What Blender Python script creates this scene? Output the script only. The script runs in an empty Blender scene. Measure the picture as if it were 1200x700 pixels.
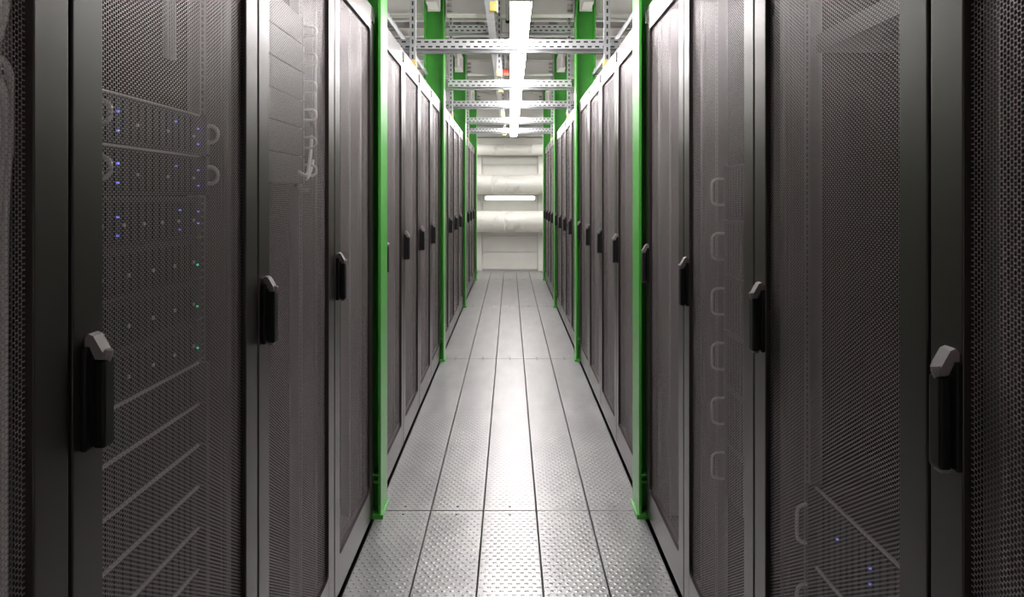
import bpy, bmesh, math, random
from mathutils import Vector, Matrix
random.seed(4)
S = bpy.context.scene
C = S.collection
PI = math.pi

# ------------------------------------------------------------------ camera, world, light, exposure
CAM_H = 1.42
cd = bpy.data.cameras.new('camera'); cam = bpy.data.objects.new('camera', cd); C.objects.link(cam)
cam.location = (0, 0, CAM_H); cam.rotation_euler = (PI/2, 0, 0)
cd.sensor_width = 36; cd.lens = 36*930/1200
cd.shift_x = 2.4/1200; cd.shift_y = -119/1200
cd.clip_start = 0.02; cd.clip_end = 100
S.camera = cam
S.view_settings.view_transform = 'Standard'; S.view_settings.look = 'None'
S.view_settings.gamma = 1; S.view_settings.use_curve_mapping = False
S.view_settings.exposure = 0.18
LAMP = 48.0           # radiance of the lamp diffusers over the aisle
SIDE_LAMP = 40.0      # radiance of the unseen lamps added beyond the cabinets to light the ceiling
w = bpy.data.worlds.new('world'); S.world = w; w.use_nodes = True
w.node_tree.nodes['Background'].inputs[0].default_value = (0.9, 0.95, 1, 1)
w.node_tree.nodes['Background'].inputs[1].default_value = 0.05
S.cycles.max_bounces = 8; S.cycles.diffuse_bounces = 5; S.cycles.glossy_bounces = 4
S.cycles.transparent_max_bounces = 24
S.cycles.use_denoising = True
S.cycles.sample_clamp_indirect = 6

# ------------------------------------------------------------------ materials
def newmat(name):
    m = bpy.data.materials.new(name); m.use_nodes = True
    return m, m.node_tree, m.node_tree.nodes['Principled BSDF']
def setp(b, col=None, rough=None, metal=None, spec=None):
    if col: b.inputs['Base Color'].default_value = (*col, 1)
    if rough is not None: b.inputs['Roughness'].default_value = rough
    if metal is not None: b.inputs['Metallic'].default_value = metal
    if spec is not None: b.inputs['Specular IOR Level'].default_value = spec
def plain(name, col, rough=.5, metal=0., spec=.5, var=0.0, vscale=8, bump=0.0, bscale=200):
    m, nt, b = newmat(name); setp(b, col, rough, metal, spec)
    tc = nt.nodes.new('ShaderNodeTexCoord')
    if var:
        n = nt.nodes.new('ShaderNodeTexNoise'); n.inputs['Scale'].default_value = vscale; n.inputs['Detail'].default_value = 5
        nt.links.new(tc.outputs['Object'], n.inputs['Vector'])
        r = nt.nodes.new('ShaderNodeValToRGB')
        r.color_ramp.elements[0].position = .3; r.color_ramp.elements[1].position = .7
        r.color_ramp.elements[0].color = (*[c*(1-var) for c in col], 1)
        r.color_ramp.elements[1].color = (*[min(1, c*(1+var)) for c in col], 1)
        nt.links.new(n.outputs['Fac'], r.inputs['Fac']); nt.links.new(r.outputs['Color'], b.inputs['Base Color'])
    if bump:
        n2 = nt.nodes.new('ShaderNodeTexNoise'); n2.inputs['Scale'].default_value = bscale
        nt.links.new(tc.outputs['Object'], n2.inputs['Vector'])
        bp = nt.nodes.new('ShaderNodeBump'); bp.inputs['Strength'].default_value = bump; bp.inputs['Distance'].default_value = .002
        nt.links.new(n2.outputs['Fac'], bp.inputs['Height']); nt.links.new(bp.outputs['Normal'], b.inputs['Normal'])
    return m
def emit(name, col, s):
    m, nt, b = newmat(name); setp(b, (.8, .8, .8), .4)
    b.inputs['Emission Color'].default_value = (*col, 1); b.inputs['Emission Strength'].default_value = s
    return m
class N:
    """tiny expression builder for math nodes"""
    def __init__(s, nt): s.nt = nt
    def m(s, op, a, b=None, c=None):
        n = s.nt.nodes.new('ShaderNodeMath'); n.operation = op
        for i, v in enumerate((a, b, c)):
            if v is None: continue
            if isinstance(v, (int, float)): n.inputs[i].default_value = v
            else: s.nt.links.new(v, n.inputs[i])
        return n.outputs[0]
def lattice(nt, ua, va, pu, pv):
    """distance (in metres) to the nearest point of a staggered lattice"""
    e = N(nt)
    def d(off):
        a = e.m('MULTIPLY', e.m('SUBTRACT', e.m('FRACT', e.m('ADD', e.m('DIVIDE', ua, pu), off)), .5), pu)
        b = e.m('MULTIPLY', e.m('SUBTRACT', e.m('FRACT', e.m('ADD', e.m('DIVIDE', va, pv), off)), .5), pv)
        return e.m('SQRT', e.m('ADD', e.m('MULTIPLY', a, a), e.m('MULTIPLY', b, b))), a, b
    d1, a1, b1 = d(0.0); d2, a2, b2 = d(0.5)
    return e, e.m('MINIMUM', d1, d2), (a1, b1, d1), (a2, b2, d2)

M = {}
M['frame'] = plain('frame_black_satin', (.019, .0130, .0135), .29, 0, .5, bump=.08, bscale=700)
M['frame'].node_tree.nodes['Principled BSDF'].inputs['IOR'].default_value = 1.85
M['frame'].node_tree.nodes['Principled BSDF'].inputs['Specular Tint'].default_value = (1, .92, .92, 1)
M['body'] = plain('cabinet_black', (.012, .012, .012), .5)
M['inner'] = plain('inner_post_grey', (.13, .12, .12), .35, .3)
M['black'] = plain('black_plastic', (.010, .010, .010), .45, 0, .3)
M['cap'] = plain('cap_grey', (.24, .21, .215), .4)
M['green'] = plain('green_paint', (.075, .40, .055), .30, 0, .5, var=.08, vscale=6)
M['galv'] = plain('galvanised', (.55, .56, .57), .42, .55, .5, var=.12, vscale=14)
M['yellow'] = plain('yellow_cap', (.85, .66, .20), .5)
M['lightgrey'] = plain('light_grey_paint', (.38, .37, .355), .6, var=.05)
M['deck'] = plain('deck_sheet', (.24, .235, .225), .55, .2, var=.08, vscale=3)
M['white'] = plain('white_paint', (.70, .69, .65), .6, var=.04, vscale=4)
M['lampbody'] = plain('lamp_body_white', (.6, .6, .6), .5)
M['conc'] = plain('wall_plaster', (.55, .54, .50), .7, var=.06, vscale=3)
M['server'] = plain('server_black', (.012, .012, .013), .45, 0)
M['serverline'] = plain('server_lit_edge', (.62, .59, .59), .35, .3)
M['handlegrey'] = plain('bright_handle', (.85, .82, .82), .35, .2)
M['cable'] = plain('grey_cable', (.75, .72, .72), .6)
M['darkcable'] = plain('dark_cable', (.05, .05, .05), .6)
M['red'] = plain('red_plastic', (.5, .05, .03), .4)
M['lamp'] = emit('lamp_diffuser', (1, .955, .955), LAMP)
M['sidelamp'] = emit('side_lamp_diffuser', (1, .955, .955), SIDE_LAMP)
M['crosslamp'] = emit('cross_lamp_diffuser', (1, .96, .95), 28)
M['blue'] = emit('blue_led', (.15, .18, 1), 1.6)
M['greenled'] = emit('green_led', (.05, 1, .4), 1.6)
M['screw'] = plain('screw_steel', (.3, .3, .3), .35, .8)

def perforated():
    m, nt, b = newmat('perforated_steel'); setp(b, (.44, .385, .395), .36, .3, .5)
    tc = nt.nodes.new('ShaderNodeTexCoord'); sp = nt.nodes.new('ShaderNodeSeparateXYZ')
    nt.links.new(tc.outputs['Object'], sp.inputs[0])
    p = .0077
    e, d, _, _ = lattice(nt, sp.outputs[1], sp.outputs[2], p*math.sqrt(3), p)
    hole = e.m('LESS_THAN', d, p*.462)
    tr = nt.nodes.new('ShaderNodeBsdfTransparent'); mx = nt.nodes.new('ShaderNodeMixShader')
    nt.links.new(hole, mx.inputs[0]); nt.links.new(b.outputs[0], mx.inputs[1]); nt.links.new(tr.outputs[0], mx.inputs[2])
    nt.links.new(mx.outputs[0], nt.nodes['Material Output'].inputs[0])
    return m
M['mesh'] = perforated()

def floor_mat():
    m, nt, b = newmat('perforated_metal_planks'); setp(b, (.5, .5, .5), .34, .6, .5)
    tc = nt.nodes.new('ShaderNodeTexCoord'); sp = nt.nodes.new('ShaderNodeSeparateXYZ')
    nt.links.new(tc.outputs['Object'], sp.inputs[0])
    e, d, A, B = lattice(nt, sp.outputs[0], sp.outputs[1], .030, .056)
    dome = e.m('MAXIMUM', e.m('SUBTRACT', 1.0, e.m('DIVIDE', d, .0085)), 0.0)
    # each raised dimple carries two little openings side by side
    def two(t):
        a, bb, _ = t
        x = e.m('SUBTRACT', e.m('ABSOLUTE', a), .0043)
        return e.m('SQRT', e.m('ADD', e.m('MULTIPLY', x, x), e.m('MULTIPLY', bb, bb)))
    h = e.m('LESS_THAN', e.m('MINIMUM', two(A), two(B)), .0024)
    n = nt.nodes.new('ShaderNodeTexNoise'); n.inputs['Scale'].default_value = 3; n.inputs['Detail'].default_value = 8
    mp = nt.nodes.new('ShaderNodeMapping'); mp.inputs['Scale'].default_value = (3, .8, 1)
    nt.links.new(tc.outputs['Object'], mp.inputs[0]); nt.links.new(mp.outputs[0], n.inputs['Vector'])
    r = nt.nodes.new('ShaderNodeValToRGB')
    r.color_ramp.elements[0].position = .3; r.color_ramp.elements[1].position = .72
    r.color_ramp.elements[0].color = (.32, .315, .32, 1); r.color_ramp.elements[1].color = (.43, .425, .425, 1)
    nt.links.new(n.outputs['Fac'], r.inputs['Fac'])
    mix = nt.nodes.new('ShaderNodeMix'); mix.data_type = 'RGBA'
    nt.links.new(h, mix.inputs[0]); nt.links.new(r.outputs['Color'], mix.inputs[6]); mix.inputs[7].default_value = (.02, .02, .02, 1)
    nt.links.new(mix.outputs[2], b.inputs['Base Color'])
    rr = e.m('ADD', e.m('MULTIPLY', n.outputs['Fac'], .12), .285)
    nt.links.new(rr, b.inputs['Roughness'])
    bp = nt.nodes.new('ShaderNodeBump'); bp.inputs['Strength'].default_value = .5; bp.inputs['Distance'].default_value = .003
    nt.links.new(dome, bp.inputs['Height']); nt.links.new(bp.outputs['Normal'], b.inputs['Normal'])
    return m
M['floor'] = floor_mat()

def slotted(name, ax, pitch, length, rows):
    """galvanised channel with rows of dark punched slots; ax = axis the slots run along, rows = heights in object space"""
    m, nt, b = newmat(name); setp(b, (.58, .59, .60), .40, .55, .5)
    tc = nt.nodes.new('ShaderNodeTexCoord'); sp = nt.nodes.new('ShaderNodeSeparateXYZ')
    nt.links.new(tc.outputs['Object'], sp.inputs[0])
    e = N(nt); u = sp.outputs[ax]; v = sp.outputs[2] if ax != 2 else sp.outputs[0]
    tot = None
    for (v0, ph) in rows:
        fu = e.m('ABSOLUTE', e.m('SUBTRACT', e.m('FRACT', e.m('ADD', e.m('DIVIDE', u, pitch), ph)), .5))
        a = e.m('LESS_THAN', fu, length/pitch/2)
        bb = e.m('LESS_THAN', e.m('ABSOLUTE', e.m('SUBTRACT', v, v0)), .0055)
        k = e.m('MULTIPLY', a, bb)
        tot = k if tot is None else e.m('MAXIMUM', tot, k)
    mix = nt.nodes.new('ShaderNodeMix'); mix.data_type = 'RGBA'
    nt.links.new(tot, mix.inputs[0]); mix.inputs[6].default_value = (.58, .59, .60, 1); mix.inputs[7].default_value = (.04, .04, .04, 1)
    nt.links.new(mix.outputs[2], b.inputs['Base Color'])
    return m
M['slotx'] = slotted('slotted_channel_cross', 0, .050, .028, [(-.018, 0), (.014, .5)])
M['slotz'] = slotted('slotted_channel_upright', 2, .050, .028, [(0, 0)])

# ------------------------------------------------------------------ mesh helpers
class MB:
    def __init__(s): s.bm = bmesh.new(); s.mats = []; s.cur = 0
    def mat(s, m):
        if m not in s.mats: s.mats.append(m)
        s.cur = s.mats.index(m); return s
    def _tag(s, fs, smooth=False):
        for f in fs: f.material_index = s.cur; f.smooth = smooth
    def box(s, x0, x1, y0, y1, z0, z1, bev=0):
        r = bmesh.ops.create_cube(s.bm, size=1)
        bmesh.ops.scale(s.bm, vec=(x1-x0, y1-y0, z1-z0), verts=r['verts'])
        bmesh.ops.translate(s.bm, vec=((x0+x1)/2, (y0+y1)/2, (z0+z1)/2), verts=r['verts'])
        fs = list({f for v in r['verts'] for f in v.link_faces}); s._tag(fs)
        if bev:
            es = list({e for f in fs for e in f.edges})
            q = bmesh.ops.bevel(s.bm, geom=es, offset=bev, segments=2, affect='EDGES', profile=.6)
            s._tag(q['faces'])
        return s
    def prism(s, pts, axis, a0, a1):
        """extrude a 2D outline along axis; pts are the other two coordinates in xyz order"""
        def P(p, a):
            q = list(p); q.insert(axis, a); return q
        v0 = [s.bm.verts.new(P(p, a0)) for p in pts]; v1 = [s.bm.verts.new(P(p, a1)) for p in pts]
        fs = [s.bm.faces.new(v0), s.bm.faces.new(v1[::-1])]
        n = len(pts)
        for i in range(n): fs.append(s.bm.faces.new((v0[i], v1[i], v1[(i+1) % n], v0[(i+1) % n])))
        s._tag(fs); return s
    def tube(s, pts, r, n=10, cap=True):
        pts = [Vector(p) for p in pts]; rings = []
        up = Vector((0, 0, 1))
        for i, p in enumerate(pts):
            t = (pts[min(i+1, len(pts)-1)]-pts[max(i-1, 0)]).normalized()
            a = t.cross(up)
            if a.length < .2: a = t.cross(Vector((0, 1, 0)))
            a.normalize(); b = t.cross(a).normalized()
            if rings and (a.dot(pa) < 0): a = -a; b = -b
            pa = a
            rr = r[i] if isinstance(r, (list, tuple)) else r
            rings.append([s.bm.verts.new(p+a*math.cos(k*2*PI/n)*rr+b*math.sin(k*2*PI/n)*rr) for k in range(n)])
        fs = []
        for i in range(len(rings)-1):
            for k in range(n):
                fs.append(s.bm.faces.new((rings[i][k], rings[i][(k+1) % n], rings[i+1][(k+1) % n], rings[i+1][k])))
        s._tag(fs, True)
        if cap:
            s._tag([s.bm.faces.new(rings[0]), s.bm.faces.new(rings[-1][::-1])])
        return s
    def build(s, name, m=None, parent=None, loc=None):
        bmesh.ops.recalc_face_normals(s.bm, faces=s.bm.faces)
        me = bpy.data.meshes.new(name); s.bm.to_mesh(me); s.bm.free()
        for k in (s.mats or [m]): me.materials.append(M[k])
        o = bpy.data.objects.new(name, me); C.objects.link(o)
        if parent: o.parent = parent
        if loc: o.location = loc
        return o
def tag(o, label, cat, group=None, kind=None):
    o['label'] = label; o['category'] = cat
    if group: o['group'] = group
    if kind: o['kind'] = kind
    return o
def root(name, loc, rz=0):
    o = bpy.data.objects.new(name, None); C.objects.link(o); o.location = loc; o.rotation_euler = (0, 0, rz)
    o.empty_display_size = .1
    return o
def struct(o): o['kind'] = 'structure'; return o
def dup(o, parent=None):
    c = o.copy(); C.objects.link(c)
    if parent: c.parent = parent
    for ch in [x for x in o.children]: dup(ch, c)
    return c

# ------------------------------------------------------------------ layout numbers (metres, camera at y = 0 looking along +y)
HALF = .60; RACK_H = 2.25; COL0 = 3.50; SP = 3.34; CW = .18; P = .786
WALL_Y = 15.27; ROOM_X = 4.2; BACK_Y = -3.0; CEIL = 3.42
cols = [COL0+SP*k for k in range(4)]

# ------------------------------------------------------------------ the room
b = MB().mat('body'); b.box(-ROOM_X, ROOM_X, BACK_Y, WALL_Y, -.16, -.06)          # dark sub floor under the planks
b.mat('floor')
seams = [COL0+.093-3.34*2, COL0+.093-3.34, COL0+.093, COL0+.093+3.37, COL0+.093+2*3.36, COL0+.093+3*3.35, WALL_Y]
pw = .2386
for j in range(len(seams)-1):
    for i in range(5):
        x0 = -.5965+i*pw
        xa, xb = x0+.0030, x0+pw-.0030
        if i == 0: xa = -.597
        if i == 4: xb = .597
        b.box(xa, xb, seams[j]+.0035, seams[j+1]-.0035, -.06, 0, .0015)
b.mat('lightgrey'); b.box(-ROOM_X, -.655, BACK_Y, WALL_Y, -.06, -.002); b.box(.655, ROOM_X, BACK_Y, WALL_Y, -.06, -.002)
fl = struct(b.build('floor'))
for j in range(1, len(seams)-1):
    for i in range(5):
        xc = -.5965+(i+.5)*pw
        for dy in (-.045, .045):
            k = MB().tube([(xc, seams[j]+dy, -.002), (xc, seams[j]+dy, .0035)], [.0065, .0045], 12).build('screw', 'screw', fl)

# trapezoidal deck ceiling, ribs running down the room
b = MB(); prof = []; x = -ROOM_X
while x < ROOM_X-.01:
    prof += [(x, CEIL), (x+.16, CEIL), (x+.19, CEIL+.07), (x+.25, CEIL+.07)]; x += .28
prof.append((ROOM_X, CEIL)); prof += [(ROOM_X, CEIL+.2), (-ROOM_X, CEIL+.2)]
b.prism(prof, 1, BACK_Y, WALL_Y+.2)
ceil_ = struct(b.build('ceiling', 'deck'))
struct(MB().box(-ROOM_X-.1, -ROOM_X, BACK_Y, WALL_Y, -.06, CEIL+.2).build('wall_left', 'conc'))
struct(MB().box(ROOM_X, ROOM_X+.1, BACK_Y, WALL_Y, -.06, CEIL+.2).build('wall_right', 'conc'))
struct(MB().box(-ROOM_X, ROOM_X, BACK_Y-.1, BACK_Y, -.06, CEIL+.2).build('wall_back', 'conc'))
b = MB().mat('white')
b.box(-ROOM_X, ROOM_X, WALL_Y, WALL_Y+.1, -.06, CEIL+.2)
struct(b.build('wall_front'))
# raised panel field of the end wall, boards with narrow joints
b = MB(); z = .03
for z1 in (.36, .68, 1.02, 1.36, 1.70, 2.04, 2.36):
    b.box(-.53, .53, WALL_Y-.03, WALL_Y, z+.004, z1-.004, .003); z = z1
struct(b.build('trim_1', 'white'))
for i, sx in enumerate((-1, 1)):
    struct(MB().box(min(sx*.54, sx*.64), max(sx*.54, sx*.64), WALL_Y-.11, WALL_Y, 0, 2.36, .004).build('trim_%d' % (i+2), 'white'))
struct(MB().box(-.53, .53, WALL_Y-.05, WALL_Y, 0, .03).build('baseboard_front', 'lightgrey'))

# ------------------------------------------------------------------ server cabinets
W = P; D = 1.08
def make_rack(name, hinge):
    """local frame: front at x=0 facing +x, handle near -y; hinge = y side of the top clip"""
    r = root(name, (0, 0, 0))
    h = W/2
    b = MB()
    b.box(-D, -.03, -h+.002, -h+.014, .03, RACK_H-.004); b.box(-D, -.03, h-.014, h-.002, .03, RACK_H-.004)
    b.box(-D, -.03, -h+.002, h-.002, RACK_H-.02, RACK_H-.003); b.box(-D, -.03, -h+.002, h-.002, .03, .06)
    b.box(-D, -D+.015, -h+.002, h-.002, .03, RACK_H-.004)
    b.box(-.055, -.03, -h+.002, -h+.035, .03, RACK_H-.004); b.box(-.055, -.03, h-.035, h-.002, .03, RACK_H-.004)
    b.build('cabinet_shell', 'body', r)
    MB().box(-D+.02, -.058, -h+.02, h-.02, 0, .03).build('plinth', 'black', r)
    for s in (-1, 1):   # corner posts and 19 inch rails
        q = MB()
        q.box(-.085, -.045, min(s*(h-.115), s*(h-.05)), max(s*(h-.115), s*(h-.05)), .06, RACK_H-.03, .006)
        q.tube([(-.042, s*(h-.104), .06), (-.042, s*(h-.104), RACK_H-.03)], .007, 8)
        q.build('corner_post', 'inner', r)
        q = MB()
        y0 = s*.2415; y1 = s*.275
        q.box(-.082, -.079, min(y0, y1), max(y0, y1), .06, RACK_H-.03)
        q.box(-.12, -.079, min(y1, y1+s*.003), max(y1, y1+s*.003), .06, RACK_H-.03)
        q.build('mounting_rail', 'rail', r)
    # door: frame ring with rounded opening
    g = .0055; a = h-g; zb, zt = .028, RACK_H
    sw = .078; rb, rt = .125, .105
    f = MB()
    f.box(-.026, 0, -a, -a+sw, zb, zt, .002); f.box(-.026, 0, a-sw, a, zb, zt, .002)
    f.box(-.0255, -.0006, -a+sw-.001, a-sw+.001, zb+.0005, zb+rb); f.box(-.0255, -.0006, -a+sw-.001, a-sw+.001, zt-rt, zt-.0005)
    R = .022
    for sy in (-1, 1):
        for (zc, sz) in ((zb+rb, 1), (zt-rt, -1)):
            yc = sy*(a-sw)
            pts = [(yc, zc)]
            for k in range(7):
                t = k/6*PI/2
                pts.append((yc-sy*R*(1-math.sin(t)), zc+sz*R*(1-math.cos(t))))
            f.prism(pts, 0, -.025, -.0008)
    door = f.build('door', 'frame', r)
    mp = MB().box(-.0125, -.0115, -a+sw-.004, a-sw+.004, zb+rb-.004, zt-rt+.004).build('perforated_panel', 'mesh', door)
    # swing handle
    q = MB(); yc = -a+(.040 if hinge > 0 else .060); zc = 1.145 if hinge > 0 else 1.136
    q.box(0, .009, yc-.024, yc+.020, zc-.082, zc+.064, .003)
    q.box(.007, .015, yc-.010, yc+.008, zc-.076, zc+.052)
    q.box(.013, .029, yc-.013, yc+.016, zc-.080, zc+.044, .004)
    q.build('handle', 'black', door)
    q = MB()
    q.prism([(.001, zc+.062), (.001, zc+.076), (.006, zc+.082), (.013, zc+.079), (.026, zc+.056), (.026, zc+.046), (.016, zc+.046), (.009, zc+.060)], 1, yc-.013, yc+.013)
    q.tube([(.021, yc+.002, zc+.040), (.026, yc+.002, zc+.058)], .008, 12)
    q.build('handle_cap', 'cap', door)
    MB().box(.011, .024, yc-.009, yc+.010, zc-.086, zc-.079, .002).build('handle_foot', 'cap', door)
    # bent clip in the top corner of the door
    q = MB(); yh = hinge*(a-.012); d = -hinge
    q.tube([(.001, yh, zt-.022), (.001, yh, zt-.062), (.001, yh+d*.007, zt-.070), (.001, yh+d*.030, zt-.070)], .0048, 6)
    q.box(-.0005, .0015, min(yh, yh+d*.036), max(yh, yh+d*.036), zt-.058, zt-.022)
    q.build('hinge_clip', 'clip', door)
    return r
M['clip'] = plain('dark_clip', (.03, .03, .03), .5)
def rail_mat():
    m, nt, b = newmat('punched_rail'); setp(b, (.28, .27, .27), .35, .4)
    tc = nt.nodes.new('ShaderNodeTexCoord'); sp = nt.nodes.new('ShaderNodeSeparateXYZ')
    nt.links.new(tc.outputs['Object'], sp.inputs[0]); e = N(nt)
    fu = e.m('ABSOLUTE', e.m('SUBTRACT', e.m('FRACT', e.m('DIVIDE', sp.outputs[2], .0148)), .5))
    a = e.m('LESS_THAN', fu, .33)
    ay = e.m('ABSOLUTE', sp.outputs[1])
    k = e.m('MULTIPLY', a, e.m('LESS_THAN', e.m('ABSOLUTE', e.m('SUBTRACT', ay, .258)), .005))
    mix = nt.nodes.new('ShaderNodeMix'); mix.data_type = 'RGBA'; nt.links.new(k, mix.inputs[0])
    mix.inputs[6].default_value = (.38, .37, .37, 1); mix.inputs[7].default_value = (.01, .01, .01, 1)
    nt.links.new(mix.outputs[2], b.inputs['Base Color']); return m
M['rail'] = rail_mat()

protoL = make_rack('server_cabinet', 1)
protoR = make_rack('server_cabinet', -1)
used = set()
LB = [.298, 1.084, 1.892, 2.716, 3.495]; RB = [.335, 1.137, 1.952, 2.742, 3.497]
ORD = ['first', 'second', 'third', 'fourth']
BAY = ['before the nearest green column', 'beyond the nearest green column', 'beyond the second green column', 'beyond the third green column']
racks = {}
def place_rack(side, bay, i, y0, y1):
    pr = protoL if side < 0 else protoR
    if side not in used: o = pr; used.add(side)
    else: o = dup(pr)
    o.location = (side*HALF, (y0+y1)/2, 0); o.rotation_euler = (0, 0, 0 if side < 0 else PI)
    o.scale = (1, (y1-y0)/W, 1)
    row = 'left' if side < 0 else 'right'
    tag(o, 'black mesh-door cabinet in the %s row, %s one %s' % (row, ORD[i], BAY[bay]), 'server cabinet',
        'server cabinets of the %s row' % row)
    racks[(side, bay, i)] = o
for side in (-1, 1):
    B0 = LB if side < 0 else RB
    for i in range(4): place_rack(side, 0, i, B0[i], B0[i+1])
    for k in range(3):
        y0 = cols[k]+CW+.012; p = (cols[k+1]-.008-y0)/4
        for i in range(4): place_rack(side, k+1, i, y0+i*p, y0+(i+1)*p)

# ------------------------------------------------------------------ equipment in the cabinets (front at local x=0 facing +x)
def make_unit(name, hh, trim, leds, ledmat, handles, patches=0, sides=(-1, 1)):
    r = root(name, (0, 0, 0)); e = hh-.0025
    b = MB(); b.box(-.60, 0, -.2205, .2205, .001, e, .001)
    # front vents
    n = 14
    for i in range(n if name not in ('fibre_enclosure', 'network_switch') else 0):
        y = -.19+i*.38/(n-1)
        b.box(0, .004, y-.009, y+.009, .008, e-.010)
    b.build('chassis', 'server', r)
    for s in (-1, 1):
        q = MB(); q.box(-.004, .002 if not trim else .020, min(s*.2205, s*.2412), max(s*.2205, s*.2412), .0015, e-.001, .001)
        q.build('mounting_ear', 'inner', r)
    if trim:  # trim is a pale strip imitating light on the top face
        MB().box(-.001, .006, -.2205, .2205, e-.0035, e+.0005, .0006).build('lit_top_edge', 'serverline', r)
    for (y, z, mt) in leds:
        MB().box(.004, .0075, y-.0020, y+.0020, z-.0016, z+.0016).build('status_light', mt, r)
    if patches:
        rr = random.Random(hash((name, patches)) % 99+int(hh*1000)); q = MB()
        for i in range(patches):
            y = -.19+i*.38/max(1, patches-1)
            q.box(.004, .007, y-.003, y+.003, e*.4, e*.4+.006)
        q.build('port_strip', 'cable', r)
    if handles:
        for s in sides:
            z0 = hh*.5-handles/2; z1 = hh*.5+handles/2; y = s*.231; dx = .042
            pts = [(0, y, z1)]
            for k in range(7):
                t = k/6*PI/2; rr = min(.018, handles/2)
                pts.append((dx-rr+rr*math.sin(t), y, z1-rr+rr*math.cos(t)))
            for k in range(7):
                t = k/6*PI/2
                pts.append((dx-rr+rr*math.cos(t), y, z0+rr-rr*math.sin(t)))
            pts.append((0, y, z0))
            MB().tube(pts, .0042, 8).build('grab_handle', 'handlegrey', r)
    return r
def setloc(o, rk, z, dx=-.074):
    s = -1 if rk.location.x < 0 else 1
    o.location = (rk.location.x+s*-dx, rk.location.y, z); o.rotation_euler = (0, 0, 0 if s < 0 else PI)
U = .08890
rkA = racks[(-1, 0, 1)]; rkB = racks[(1, 0, 1)]; rkC = racks[(1, 0, 2)]; rkD = racks[(-1, 0, 2)]
# left second cabinet: 2U servers below, lit top edges painted pale
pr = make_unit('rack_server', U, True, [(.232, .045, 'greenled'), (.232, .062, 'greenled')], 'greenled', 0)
names = ['topmost', 'second', 'third', 'fourth', 'fifth', 'sixth']
for k in range(6):
    o = pr if k == 0 else dup(pr)
    setloc(o, rkA, 1.067-U*(k+1))
    # lights sit on the ears
    tag(o, 'flat server with pale top edge in the left cabinet, %s of its stack' % names[k], 'server', 'pale edged servers in the lower left cabinet')
# dark 2U units with green lights
pr = make_unit('rack_server', U, False, [(.210, .03, 'greenled')], 'greenled', 0, 5)
for k in range(3):
    o = pr if k == 0 else dup(pr)
    setloc(o, rkA, 1.067+U*k)
    tag(o, 'dark rack server with teal light on its far end, %s' % ['just above the pale edged servers', 'middle of the three alike', 'just below the blue lit servers'][k], 'server', 'dark servers with teal lights')
# blue light units
pr = make_unit('storage_server', U, False, [(y, z, 'blue') for y, z in ((-.135, .02), (-.135, .052), (.12, .02), (.12, .06), (.213, .03), (.213, .055))], 'blue', 0, 6)
setloc(pr, rkA, 1.067+U*3); tag(pr, 'dark storage server with blue lights and no hoop handles', 'server')
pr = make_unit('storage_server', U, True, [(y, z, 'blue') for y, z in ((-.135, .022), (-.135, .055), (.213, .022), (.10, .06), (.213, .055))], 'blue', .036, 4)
for k in range(2):
    o = pr if k == 0 else dup(pr)
    setloc(o, rkA, 1.067+U*(4+k))
    tag(o, 'blue lit storage server with round hoop handles, %s of the pair' % ['lower', 'upper'][k], 'server', 'hoop handled storage servers')
# right second cabinet and third cabinet: 4U chassis with tall handles
H4 = .1778
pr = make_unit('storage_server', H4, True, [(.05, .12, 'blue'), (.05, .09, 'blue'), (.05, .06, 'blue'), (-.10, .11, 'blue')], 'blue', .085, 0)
first = True
for k in range(4):
    o = pr if first else dup(pr); first = False
    setloc(o, rkB, .778-H4*(k+1), -.084)
    tag(o, 'tall server with long grab handles low in the right cabinet, %s' % ['topmost', 'second down', 'third down', 'lowest'][k], 'server', 'tall servers in the right second cabinet')
pr = make_unit('storage_server', H4, False, [], 'blue', .085, 0, (-1,))
for k in range(6):
    o = pr if k == 0 else dup(pr)
    setloc(o, rkC, 1.525-H4*(k+1), -.098)
    tag(o, 'tall server with grab handles in the right third cabinet, %s from top' % names[k].replace('topmost', 'first'), 'server', 'tall servers in the right third cabinet')
o = make_unit('network_switch', U/2, False, [], 'blue', 0, 0); setloc(o, rkB, 1.74, -.084)
tag(o, 'slim dark switch high up in the right cabinet beside the tall handled servers', 'network switch')
# left third cabinet: row of hoops
for k in range(6):
    if k == 0:
        pr = make_unit('fibre_enclosure', U, False, [], 'blue', .034, 0, (1,)); o = pr
    else: o = dup(pr)
    setloc(o, rkD, 1.905-U*k, -.06)
    tag(o, 'dark enclosure with a small hoop in the left third cabinet, %s from the top' % names[k].replace('topmost', 'first'), 'enclosure', 'hooped panels in the left third cabinet')

def cable(name, pts, r, mat, label, n=8):
    sm = []
    P_ = [Vector(p) for p in pts]
    for i in range(len(P_)-1):
        p0 = P_[max(i-1, 0)]; p1 = P_[i]; p2 = P_[i+1]; p3 = P_[min(i+2, len(P_)-1)]
        for k in range(6):
            t = k/6
            sm.append(.5*((2*p1)+(p2-p0)*t+(2*p0-5*p1+4*p2-p3)*t*t+(-p0+3*p1-3*p2+p3)*t**3))
    sm.append(P_[-1])
    return tag(MB().tube(sm, r, n).build(name, mat), label, 'cable')
# pale bundle hanging in the second left cabinet
q = MB()
for i in range(4):
    q.tube([(-.70, 1.615+i*.012, 1.705), (-.705, 1.615+i*.012, 2.21)], .0062, 8)
tag(q.build('cable_bundle', 'cable'), 'pale strip of flat cables hanging above the hoop handled servers', 'cable')
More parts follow.
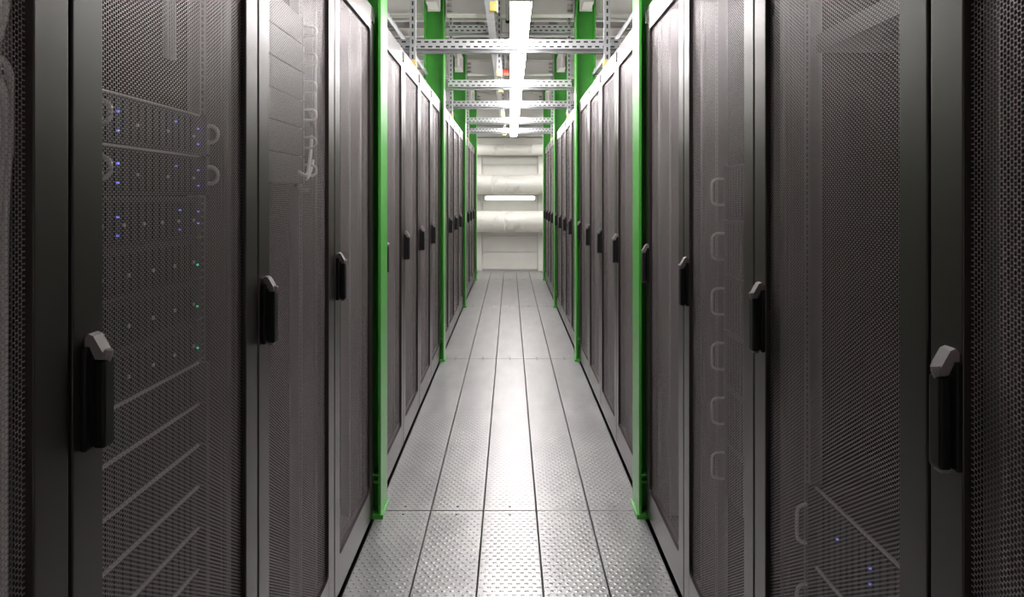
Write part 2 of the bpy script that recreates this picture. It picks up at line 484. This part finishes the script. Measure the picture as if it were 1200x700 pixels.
# cables in the nearest left cabinet, in front of its corner post
for i in range(4):
    o_ = .017*i
    cable('data_cable', [(-.632, 1.012-o_, 2.18), (-.632, 1.012-o_, 1.86), (-.631, 1.004-o_, 1.74), (-.633, .992-o_, 1.66), (-.634, .978-o_, 1.615)],
          .0075, 'cable', 'thick grey cable drooping in the nearest left cabinet, strand %s' % ['by the door frame', 'next to the outermost', 'next to the innermost', 'furthest from the door frame'][i])
for i in range(3):
    o_ = .016*i
    cable('data_cable', [(-.633, .955-o_, 1.575-o_), (-.632, .985-o_, 1.590-o_), (-.631, 1.004-o_, 1.56-o_), (-.632, 1.004-o_, 1.50-o_), (-.633, .994-o_, 1.42), (-.634, .992-o_, 1.2), (-.634, .992-o_, .4)],
          .0062, 'cable', 'grey looping cable in the nearest left cabinet, %s' % ['outer loop', 'middle loop', 'inner loop'][i])
cable('data_cable', [(-.70, 2.50, 1.72), (-.655, 2.56, 1.70), (-.65, 2.62, 1.62), (-.66, 2.64, 1.5), (-.66, 2.58, 1.44), (-.68, 2.52, 1.46)], .007, 'darkcable', 'dark cable loop beside the hooped panels')
cable('network_cable', [(-.65, 2.60, 1.62), (-.645, 2.56, 1.55), (-.64, 2.50, 1.49), (-.66, 2.47, 1.50)], .006, 'cable', 'short pale cord hooked over the lowest hooped panel')
cable('network_cable', [(-.645, 2.60, 1.54), (-.64, 2.55, 1.505), (-.64, 2.50, 1.475)], .005, 'cable', 'short pale cord crossing under the lowest hoop')

# ------------------------------------------------------------------ green steel columns
def make_col():
    r = root('steel_column', (0, 0, 0)); T = CEIL-.001
    b = MB()    # local: aisle flange at x=0, going to +x ; y 0..CW
    b.box(0, .011, 0, CW, .02, T); b.box(.160, .171, 0, CW, .02, T); b.box(.011, .160, CW/2-.004, CW/2+.004, .02, T)
    b.build('profile', 'green', r)
    q = MB(); q.box(.045, .125, -.30, -.002, 3.03, 3.042); q.box(.080, .088, -.30, -.002, 3.042, 3.20); q.box(.035, .135, -.30, -.002, 3.20, 3.21)
    q.box(.03, .14, -.012, -.001, 3.02, 3.21)
    q.build('bracket', 'white', r)
    MB().box(-.010, .16, -.008, CW+.004, 0, .02, .002).build('base_plate', 'green', r)
    q = MB()
    for (y0, y1) in ((.004, CW/2-.004), (CW/2+.004, CW-.004)):
        q.box(.011, .16, y0, y1, .155, .163); q.box(.011, .16, y0, y1, .187, .195)
        q.box(.011, .16, y0+.03, y0+.036, .163, .187)
    q.build('stiffener', 'green', r)
    return r
cp = make_col(); first = True
cn = ['nearest', 'second nearest', 'third nearest', 'farthest']
for side in (-1, 1):
    for k, y in enumerate(cols):
        o = cp if first else dup(cp); first = False
        if side > 0: o.location = (.569, y, 0); o.scale = (1, 1, 1)
        else: o.location = (-.569, y, 0); o.scale = (-1, 1, 1)
        tag(o, 'green steel column in the %s row, %s one' % ('left' if side < 0 else 'right', cn[k]), 'column', 'green steel columns')

# ------------------------------------------------------------------ roof steel
def ibeam_x(mb, x0, x1, yc, z0, z1, fw=.14):
    mb.box(x0, x1, yc-fw/2, yc+fw/2, z0, z0+.012); mb.box(x0, x1, yc-fw/2, yc+fw/2, z1-.012, z1)
    mb.box(x0, x1, yc-.005, yc+.005, z0+.012, z1-.012)
for k, y in enumerate([COL0-SP]+cols):
    yc = y+CW/2
    b = MB(); ibeam_x(b, -.555, .555, yc, 3.0, 3.19)
    g = b.build('roof_beam', 'white')
    tag(g, 'pale steel roof beam across the aisle at %s' % (['the near end out above', 'the nearest columns', 'the second columns', 'the third columns', 'the farthest columns'][k]), 'beam', 'roof beams across the aisle')
    for s in (-1, 1):
        q = MB(); q.box(min(s*.548, s*.556), max(s*.548, s*.556), yc-.075, yc+.075, 2.99, 3.30)
        for zz in (3.04, 3.09, 3.14):
            q.tube([(s*.50, yc-.03, zz), (s*.548, yc-.03, zz)], .012, 6)
        q.build('end_plate', 'lightgrey', g)
    for s in (-1, 1):
        b = MB(); ibeam_x(b, min(s*.75, s*ROOM_X), max(s*.75, s*ROOM_X), yc, 3.0, 3.19)
        tag(b.build('roof_beam', 'white'), 'pale roof beam over the %s cabinets by %s' % ('left' if s < 0 else 'right', ['the near end', 'the nearest column', 'the second column', 'the third column', 'the farthest column'][k]), 'beam', 'roof beams over the cabinets')
# purlins over the cabinets and the aisle
for k in range(13):
    y = 4.4+k*.835
    if min(abs(y-(c+CW/2)) for c in cols) < .2: continue
    b = MB(); b.box(-ROOM_X, ROOM_X, y-.03, y+.03, 3.32, 3.335); b.box(-ROOM_X, ROOM_X, y-.004, y+.004, 3.335, CEIL-.001)
    b.box(-ROOM_X, ROOM_X, y-.03, y+.03, CEIL-.006, CEIL-.001)
    b.build('purlin', 'white', ceil_)
# ------------------------------------------------------------------ slotted cross struts and hangers
ST = CAM_H+1.04      # top of the struts
def make_strut(hw):
    r = root('slotted_strut', (0, 0, 0))
    b = MB().box(-hw, hw, 0, .004, -.031, .031); b.box(-hw, hw, .004, .05, -.031, -.027); b.box(-hw, hw, .004, .05, .027, .031)
    b.build('channel', 'slotx', r)
    MB().box(-hw, hw, .06, .10, -.048, -.044).box(-hw, hw, .098, .102, -.048, -.006).build('rear_angle', 'galv', r)
    return r
def make_hanger():
    r = root('channel_hanger', (0, 0, 0))
    T = CEIL-.002-(ST-.20)
    b = MB().box(-.020, .020, -.002, .002, .03, T); b.box(-.020, -.017, .002, .036, .03, T); b.box(.017, .020, .002, .036, .03, T)
    b.build('channel', 'slotz', r)
    MB().box(-.023, .023, -.006, .040, 0, .055, .003).build('end_cap', 'yellow', r)
    return r
stp = [(5.23, 1), (7.04, 0), (8.57, 1), (10.38, 0), (11.96, 1)]
hp = None
for k, (y, hang) in enumerate(stp):
    o = make_strut(.755 if hang else .548)
    o.location = (0, y, ST-.031)
    tag(o, 'galvanised slotted strut across the aisle, %s from the camera' % ['first', 'second', 'third', 'fourth', 'fifth'][k], 'strut', 'slotted struts over the aisle')
    if not hang:   # a higher strut behind
        o2 = make_strut(.548); o2.location = (0, y+.02, 2.92)
        tag(o2, 'upper slotted strut just below the %s aisle roof beam' % ['second', 'third'][k//2], 'strut', 'upper slotted struts')
    if hang:
        for s in (-1, 1):
            if hp is None: hp = make_hanger(); h = hp
            else: h = dup(hp)
            h.location = (s*.635, y-.05, ST-.20)
            tag(h, 'slotted hanger with yellow end cap over the %s cabinets, %s from the camera' % ('left' if s < 0 else 'right', ['nearest', '', 'second', '', 'third'][k]), 'hanger', 'slotted hangers over the cabinets')
for k, y in enumerate((4.42, 6.78, 7.84, 10.2, 11.3, 13.3)):
    h = dup(hp); h.location = (-.092, y, CAM_H+1.035)
    tag(h, 'slotted hanger with yellow end cap beside the lamp row, %s from the camera' % ['first', 'second', 'third', 'fourth', 'fifth', 'sixth'][k], 'hanger', 'slotted hangers beside the lamps')
# cable trays over the cabinets
for s in (-1, 1):
    r = root('cable_tray', (s*.92, 0, ST+.006))
    for q in (-1, 1):
        MB().box(q*.20-.003, q*.20+.003, 3.75, 13.2, 0, .03).box(q*.20-.007, q*.20+.007, 3.75, 13.2, .029, .034).build('side_rail', 'galv', r)
    y = 3.8
    while y < 13.2: MB().box(-.197, .197, y, y+.03, .005, .012).build('rung', 'galv', r); y += .3
    tag(r, 'long cable tray above the %s row of cabinets' % ('left' if s < 0 else 'right'), 'cable tray')
# trunking beside the lamps, conduit and box
r = root('trunking', (-.150, 0, 2.80))
MB().box(-.03, .03, 1.0, 14.2, 0, .004).box(-.03, -.026, 1.0, 14.2, .004, .06).box(.026, .03, 1.0, 14.2, .004, .06).build('channel', 'galv', r)
tag(r, 'galvanised trunking running down the aisle beside the lamps', 'trunking')
tag(MB().tube([(-.02, 1.0, 2.90), (-.02, 6.6, 2.90)], .014, 10).build('conduit', 'lightgrey'), 'thin grey conduit leading to the junction box', 'conduit')
r = root('junction_box', (-.02, 6.7, 2.80))
MB().box(-.055, .055, 0, .09, 0, .13, .006).build('box_body', 'lightgrey', r)
MB().box(-.045, .045, -.008, 0, .01, .12, .004).build('lid', 'white', r)
MB().tube([(0, .0, .10), (0, -.04, .10)], .018, 10).build('gland', 'black', r)
tag(r, 'grey junction box at the end of the conduit beside the lamps', 'junction box')
r = root('alarm_device', (-.04, 7.2, 2.53)); MB().box(-.03, .03, 0, .05, 0, .05, .01).build('housing', 'red', r)
MB().tube([(0, .025, .05), (0, .025, .30)], .006, 8).build('stem', 'galv', r)
tag(r, 'small red device hanging beside the lamps behind the first strut', 'alarm device')

# ------------------------------------------------------------------ lamps
LZ = CAM_H+1.06
def make_lamp(L, mat, wd=.118, z0=LZ):
    r = root('linear_lamp', (0, 0, 0))
    h = wd/2
    pts = [(-h, .045), (-h, .02), (-h*.85, .006), (-h*.5, 0), (h*.5, 0), (h*.85, .006), (h, .02), (h, .045)]
    MB().prism(pts, 1, .02, L-.02).build('diffuser', mat, r)
    q = MB(); q.box(-h-.003, h+.003, .0, L, .046, .085, .004); q.box(-h-.002, h+.002, 0, .019, .008, .046, .003); q.box(-h-.002, h+.002, L-.019, L, .008, .046, .003)
    q.build('housing', 'lampbody', r)
    q = MB()
    for y in (.42, L-.42): q.tube([(0, y, .085), (0, y, CEIL-.004-z0)], .003, 6)
    q.build('suspension_wire', 'galv', r)
    return r
lp = make_lamp(1.45, 'lamp'); first = True
LN = ['just before the nearest visible one', 'nearest visible one', 'second visible one', 'third visible one', 'fourth visible one', 'fifth visible one', 'sixth visible one']
i = 0
for y0 in (.98, 4.33, 7.60, 11.0):
    for d in (0, 1.49):
        if y0 < 1 and d == 0: continue
        o = lp if first else dup(lp); first = False
        o.location = (.062, y0+d, LZ)
        tag(o, 'lit white ceiling lamp over the aisle, %s' % LN[i], 'lamp', 'aisle lamps'); i += 1
sl = make_lamp(2.9, 'sidelamp'); first = True
for s in (-1, 1):
    for k, y in enumerate((-1.5, 2.0, 5.3, 8.6, 11.6)):
        o = sl if first else dup(sl); first = False
        o.location = (s*2.5, y, LZ)
        tag(o, 'unseen lamp added behind the %s cabinets to light the ceiling, %s along' % ('left' if s < 0 else 'right', ['first', 'second', 'third', 'fourth', 'fifth'][k]), 'lamp', 'unseen lamps added behind the cabinets')
xl = make_lamp(2.9, 'crosslamp', z0=2.62)
for s in (-1, 1):
    o = xl if s < 0 else dup(xl); o.rotation_euler = (0, 0, PI/2); o.location = (3.7 if s > 0 else -.8, 14.35, 2.62)
    tag(o, 'lit lamp over the cross aisle behind the %s row end' % ('right' if s > 0 else 'left'), 'lamp', 'cross aisle lamps')

# ------------------------------------------------------------------ insulated pipes in front of the end wall
def pipe(z, rr, y, label, joints):
    r = root('insulated_pipe', (0, y, z))
    MB().tube([(-3.9, 0, 0), (3.9, 0, 0)], rr, 40).build('jacket', 'pipe', r)
    for x in joints:
        MB().tube([(x, 0, 0), (x+.03, 0, 0)], rr+.003, 40).build('joint_band', 'white', r)
    for x in (-1.6, 1.6):
        MB().box(x-.02, x+.02, .0, WALL_Y-y-.004, -.02, .02).build('wall_bracket', 'galv', r)
    tag(r, label, 'pipe')
def pipe_mat():
    m, nt, b = newmat('pipe_jacket'); setp(b, (.72, .70, .66), .38, .1)
    tc = nt.nodes.new('ShaderNodeTexCoord'); n = nt.nodes.new('ShaderNodeTexNoise'); n.inputs['Scale'].default_value = 5; n.inputs['Detail'].default_value = 6
    nt.links.new(tc.outputs['Object'], n.inputs['Vector'])
    r = nt.nodes.new('ShaderNodeValToRGB'); r.color_ramp.elements[0].position = .28; r.color_ramp.elements[1].position = .45
    r.color_ramp.elements[0].color = (.50, .46, .42, 1); r.color_ramp.elements[1].color = (.72, .70, .66, 1)
    nt.links.new(n.outputs['Fac'], r.inputs['Fac']); nt.links.new(r.outputs['Color'], b.inputs['Base Color']); return m
M['pipe'] = pipe_mat()
pipe(1.655, .185, 14.95, 'upper thick white insulated pipe in front of the end wall', (-.35, .9))
pipe(.955, .200, 14.95, 'lower thick white insulated pipe in front of the end wall', (-.12, 1.1))
pipe(2.31, .105, 14.98, 'slimmer pale pipe above the two thick insulated pipes', (.4,))
r = root('wall_lamp', (0, WALL_Y-.065, 1.40))
MB().box(-.50, .50, .02, .034, -.055, .055, .004).build('back_plate', 'lampbody', r)
M['walllamp'] = emit('wall_lamp_cover', (1, .98, .93), 1.2)
MB().tube([(-.48, 0, 0), (-.45, 0, 0), (.45, 0, 0), (.48, 0, 0)], [.02, .042, .042, .02], 20).build('tube_cover', 'walllamp', r)
tag(r, 'long lit tube lamp on the end wall between the two thick pipes', 'lamp')
# bulkhead across the top of the end
tag(MB().box(-ROOM_X+.01, ROOM_X-.01, WALL_Y-.5, WALL_Y-.01, 2.55, 2.75, .01).build('air_duct', 'lightgrey'), 'flat grey duct across the end wall just under the last lamp', 'duct')
